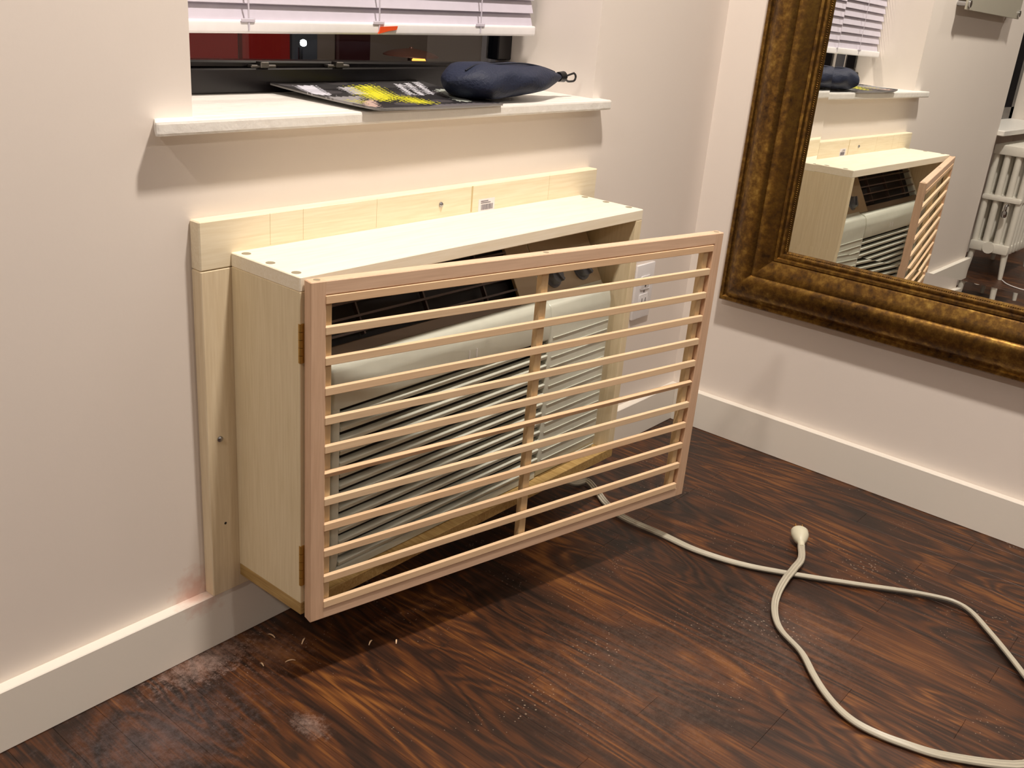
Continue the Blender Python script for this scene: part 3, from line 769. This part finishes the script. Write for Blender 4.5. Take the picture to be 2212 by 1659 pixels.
# ================================================================== POUCH
po = thing('pouch', 'navy blue nylon pouch with black hook lying on the magazine and sill', 'pouch')
def pouch():
    A = Vector((0.442, 0.030, SZ+0.030)); B = Vector((0.722, 0.024, SZ+0.036)); NS, NR = 40, 28
    ax = (B-A).normalized(); sd = ax.cross(Vector((0, 0, 1))).normalized(); up = sd.cross(ax)
    mb = MB(); rings = []
    for i in range(NS+1):
        s = i/NS
        e = min(1, (s/0.16))**0.5 if s < 0.16 else 1
        tp = 1-max(0, (s-0.50)/0.50)**1.7*0.90
        wy = 0.050*e*tp+0.001; wz = 0.0265*e*tp*(1+0.05*math.sin(s*9))+0.001
        ring = []
        for k in range(NR):
            a = 2*PI*k/NR; ca, sa = math.cos(a), math.sin(a)
            wr = 1+0.035*math.sin(3*a+s*14)+0.02*math.sin(5*a-s*23)
            y = wy*math.copysign(abs(ca)**0.85, ca)*wr; z = wz*math.copysign(abs(sa)**0.8, sa)*wr
            p = A+(B-A)*s+sd*y+up*z
            mg = SZ+((0.0052+0.0105*max(0, (p.y+0.034)/0.214)**1.5) if p.x < 0.545 else 0.0008)
            p.z = max(p.z, mg)
            ring.append(mb.bm.verts.new(p))
        rings.append(ring)
    for P, Q in zip(rings, rings[1:]):
        for k in range(NR): mb.bm.faces.new((P[k], P[(k+1) % NR], Q[(k+1) % NR], Q[k]))
    mb.bm.faces.new(rings[0][::-1]); mb.bm.faces.new(rings[-1])
    mb.build('pouch_body', M_NAVY, po, True)
    # piping seam along the upper side
    pts = []
    for i in range(3, NS-2):
        s = i/NS; tp = 1-max(0, (s-0.50)/0.50)**1.7*0.90; e = min(1, (s/0.16))**0.5
        pts.append(A+(B-A)*s-sd*0+sd*(-0.0)+up*(0.0265*e*tp*1.0+0.001)+sd*(0.018*tp))
    MB().tube(pts, 0.0014, 6).build('seam', plain('navy_seam', srgb(14, 22, 42), 0.7), po, True)
    T_ = B+ax*0.004
    mb = MB(); mb.cyl(T_-ax*0.006, T_+ax*0.008, 0.0085, 0.0095, n=18); mb.cyl(T_+ax*0.008, T_+ax*0.013, 0.0085, 0.006, n=18); mb.build('cord_lock', M_BLACK, po, True)
    h = [T_+ax*0.012+up*(0.000)]
    for k in range(13):
        a = PI*0.5-PI*k/12
        h.append(T_+ax*(0.036+0.008*math.cos(a))+up*(0.0068*math.sin(a))-up*0.002)
    h += [T_+ax*0.022-up*0.0085, T_+ax*0.013-up*0.003]
    MB().tube(catmull(h, 3), 0.0019, 8).build('hook', M_BLACK, po, True)
pouch(); settle(po, (0.58, 0.03, SZ))

# ================================================================== WOOD SHAVINGS on the floor
shv = [(0.029, -0.055, 'pale wood shaving on the dusty floor near the cabinet corner'), (-0.022, -0.100, None), (0.012, -0.122, None), (0.055, -0.098, None), (0.125, -0.170, None), (0.155, -0.195, None)]
labs = ['pale wood chip nearest the baseboard in the dust below the cabinet', 'yellowish wood chip second from the baseboard below the cabinet', 'whitish wood chip close under the door corner of the cabinet',
        'short wood chip in the middle of the scatter below the cabinet', 'tiny wood chip at the shadow edge below the cabinet', 'wood chip farthest from the baseboard in the shadow of the cabinet']
for k, ((sx, sy, _), lb) in enumerate(zip(shv, labs)):
    r_ = random.Random(k+20); L_ = r_.uniform(0.008, 0.015); n = 6; vs_ = []; fs = []
    for i in range(n+1):
        s = i/n; zz = 0.0006+0.0022*math.sin(s*PI)*r_.uniform(0.8, 1.0)
        wv = 0.0011*(0.6+0.4*math.sin(s*PI))
        for dy, dz in ((-wv, 0), (wv, 0), (wv, 0.0005), (-wv, 0.0005)): vs_.append((s*L_-L_/2, dy, (zz if 0 < i < n else 0.0002)+dz))
    for i in range(n):
        for q in range(4): a = i*4+q; b = i*4+(q+1) % 4; fs.append((a, b, b+4, a+4))
    fs += [(3, 2, 1, 0), (n*4, n*4+1, n*4+2, n*4+3)]
    me = bpy.data.meshes.new('wood_shaving'); me.from_pydata(vs_, [], fs)
    new_obj('wood_shaving', me, M_SLAT, label=lb, cat='wood chip', group='wood chips on the floor', loc=(sx, sy, 0.0), rot=(0, 0, r_.uniform(0, 3)))

# ================================================================== RADIATOR in the bay (seen in the mirror)
rad = thing('radiator', 'white cast iron column radiator, seen in the mirror at the right', 'radiator', (-1.50, -0.05, 0))
def section(feet):
    mb = MB()
    ys = [-0.066, -0.022, 0.022, 0.066]
    for y in ys:
        mb.tube([(0, y, 0.115), (0, y, 0.53)], 0.0135, 10)
    for zc in (0.125, 0.33, 0.525):
        hh = 0.020 if zc != 0.33 else 0.011
        mb.box(-0.022, 0.022, -0.078, 0.078, zc-hh, zc+hh, 0.008, seg=2)
    if feet:
        for y in (-0.064, 0.064):
            mb.cyl((0, y, 0.12), (0, y*1.12, 0.0), 0.014, 0.009, n=10)
    return mb.mesh(True)
sA, sB = section(True), section(False); sA.materials.append(M_RAD); sB.materials.append(M_RAD)
for k in range(9):
    new_obj('section', sA if k in (0, 8) else sB, None, rad, loc=(0.235-k*0.052, 0, 0))
mb = MB(); mb.cyl((0.262, 0, 0.125), (0.255, 0, 0.125), 0.024, n=16); mb.build('end_plug', M_RAD, rad, True)
mb = MB(); mb.tube(catmull([(0.258, -0.03, 0.31), (0.275, -0.03, 0.31), (0.278, -0.03, 0.30), (0.278, -0.03, 0.285)], 5), 0.006, 10); mb.lathe([(0.009, 0.262), (0.012, 0.268), (0.012, 0.280), (0.009, 0.288)], (0.278, -0.03, 0), 14)
mb.build('air_valve', M_CHROME, rad, True)
wc = thing('thin_white_cable', 'thin white cable on the floor beside the radiator, seen in the mirror', 'cable')
MB().tube(catmull([(-1.25, -0.135, 0.003), (-1.20, -0.165, 0.003), (-1.165, -0.21, 0.003), (-1.155, -0.26, 0.003), (-1.18, -0.36, 0.003), (-1.30, -0.5, 0.003)], 6), 0.0024, 8).build('cable', M_WHITE, wc, True)
settle(wc, (-1.2, -0.25, 0))

# glass panel held on stand-off knobs (its lower edge shows at the top of the mirror)
gp = thing('glass_wall_panel', 'frosted glass panel on chrome knobs left of the window, seen in the mirror', 'panel')
MB().box(-0.86, -0.235, -0.036, -0.030, 1.012, 1.42, 0.001).build('panel', M_FROST, gp)
for x_ in (-0.842, -0.253):
    for z_ in (1.030, 1.402):
        mb = MB(); mb.cyl((x_, -0.030, z_), (x_, 0, z_), 0.008, n=16); mb.cyl((x_, -0.042, z_), (x_, -0.036, z_), 0.011, n=18); mb.build('standoff', M_CHROME, gp, True)
settle(gp, (-0.55, 0, 1.012))

# ================================================================== NIGHT OUTSIDE THE WINDOW
gd = struct('ground_outside', MB().box(-4, 9, 0.3, 8, -0.3, -0.2), plain('asphalt', srgb(60, 58, 60), 0.9))
M_FAC = plain('facade_render', srgb(120, 108, 98), 0.85, bump=0.3, bscale=6)
M_RED = plain('red_shutter', srgb(150, 26, 24), 0.5)
fac = thing('building_facade', 'grey-brown building front across the yard at night with red shutter', 'building')
FY = 3.2
MB().box(-1, 8, FY, FY+0.3, -0.2, 3.5).build('wall', M_FAC, fac)
k = (FY+1.077)/(2.5+1.077)
def fx(x): return -0.7287+(x+0.7287)*k
for a, b in ((0.60, 1.78), (1.80, 2.04)):
    MB().box(fx(a), fx(b), FY-0.05, FY, -0.2, 1.9, 0.01).build('red_shutter', M_RED, fac)
MB().box(fx(2.045), fx(2.18), FY-0.06, FY, -0.2, 2.4, 0.01).build('pier', plain('grey_pier', srgb(70, 76, 86), 0.8), fac)
MB().box(fx(2.31), fx(2.51), FY-0.03, FY, -0.2, 1.9, 0.01).build('door', plain('maroon_door', srgb(62, 26, 26), 0.5), fac)
MB().box(fx(3.29), fx(3.36), FY-0.08, FY, -0.2, 2.4, 0.01).build('pillar', plain('pale_pillar', srgb(150, 150, 158), 0.7), fac)
MB().box(fx(3.42), fx(3.75), FY-0.04, FY, -0.2, 2.0, 0.01).build('door', plain('green_door', srgb(26, 34, 30), 0.4), fac)
settle(fac, (2.0, FY, -0.2))
pl = thing('yard_fill_lamp', 'added unseen fill lamp on the outer face of the window wall, above the yard', 'lamp')  # unseen lamp added to brighten the facade and the dome lamp
MB().cyl((1.6, T, 2.3), (1.6, T+0.16, 2.3), 0.012, n=10).build('arm', M_BLACK, pl)
MB().lathe([(0.03, -0.07), (0.06, -0.06), (0.06, 0.05), (0.02, 0.08)], (1.6, T+0.2, 2.3), 18).build('globe', emis('fill_globe_glow', (1.0, 0.85, 0.65, 1), 4.0), pl, True)
ld = bpy.data.lights.new('yard_fill_light', 'POINT'); ld.energy = 110.0; ld.color = (1.0, 0.86, 0.72); ld.shadow_soft_size = 0.05
lo = bpy.data.objects.new('yard_fill_light', ld); COL.objects.link(lo); lo.parent = pl; lo.location = (1.6, T+0.34, 2.25)
settle(pl, (1.6, T, 2.3))
yl = thing('yard_lamp', 'small bright white lamp in the dark outside the window', 'lamp')
mb = MB(); mb.cyl((2.138, 2.52, -0.2), (2.138, 2.52, 0.632), 0.010, n=10); mb.build('post', M_BLACK, yl)
MB().lathe([(0.004, -0.014), (0.012, -0.010), (0.0145, 0.0), (0.012, 0.010), (0.004, 0.014)], (2.138, 2.5, 0.651), 16).build('bulb', emis('white_bulb', (0.85, 0.95, 1.0, 1), 14.0), yl, True)
settle(yl, (2.138, 2.5, -0.2))
dl = thing('dome_lamp', 'copper dome lamp glowing orange outside the window', 'lamp')
dx, dy_, dz = 2.79, 2.5, 0.594
MB().lathe([(0.135, 0.0), (0.134, 0.005), (0.112, 0.016), (0.075, 0.026), (0.032, 0.033), (0.010, 0.036), (0.008, 0.042)], (dx, dy_, dz+0.006), 32).build('shade', plain('copper_shade', srgb(120, 84, 70), 0.4, 0.2), dl, True)
MB().lathe([(0.010, -0.022), (0.028, -0.018), (0.034, -0.006), (0.028, 0.004), (0.01, 0.006)], (dx-0.03, dy_-0.085, dz), 20).build('bulb', emis('orange_bulb', (1.0, 0.42, 0.07, 1), 2.2), dl, True)
MB().cyl((dx, dy_, -0.2), (dx, dy_, dz+0.02), 0.016, n=14).build('post', M_BLACK, dl, True)
settle(dl, (dx, dy_, -0.2))
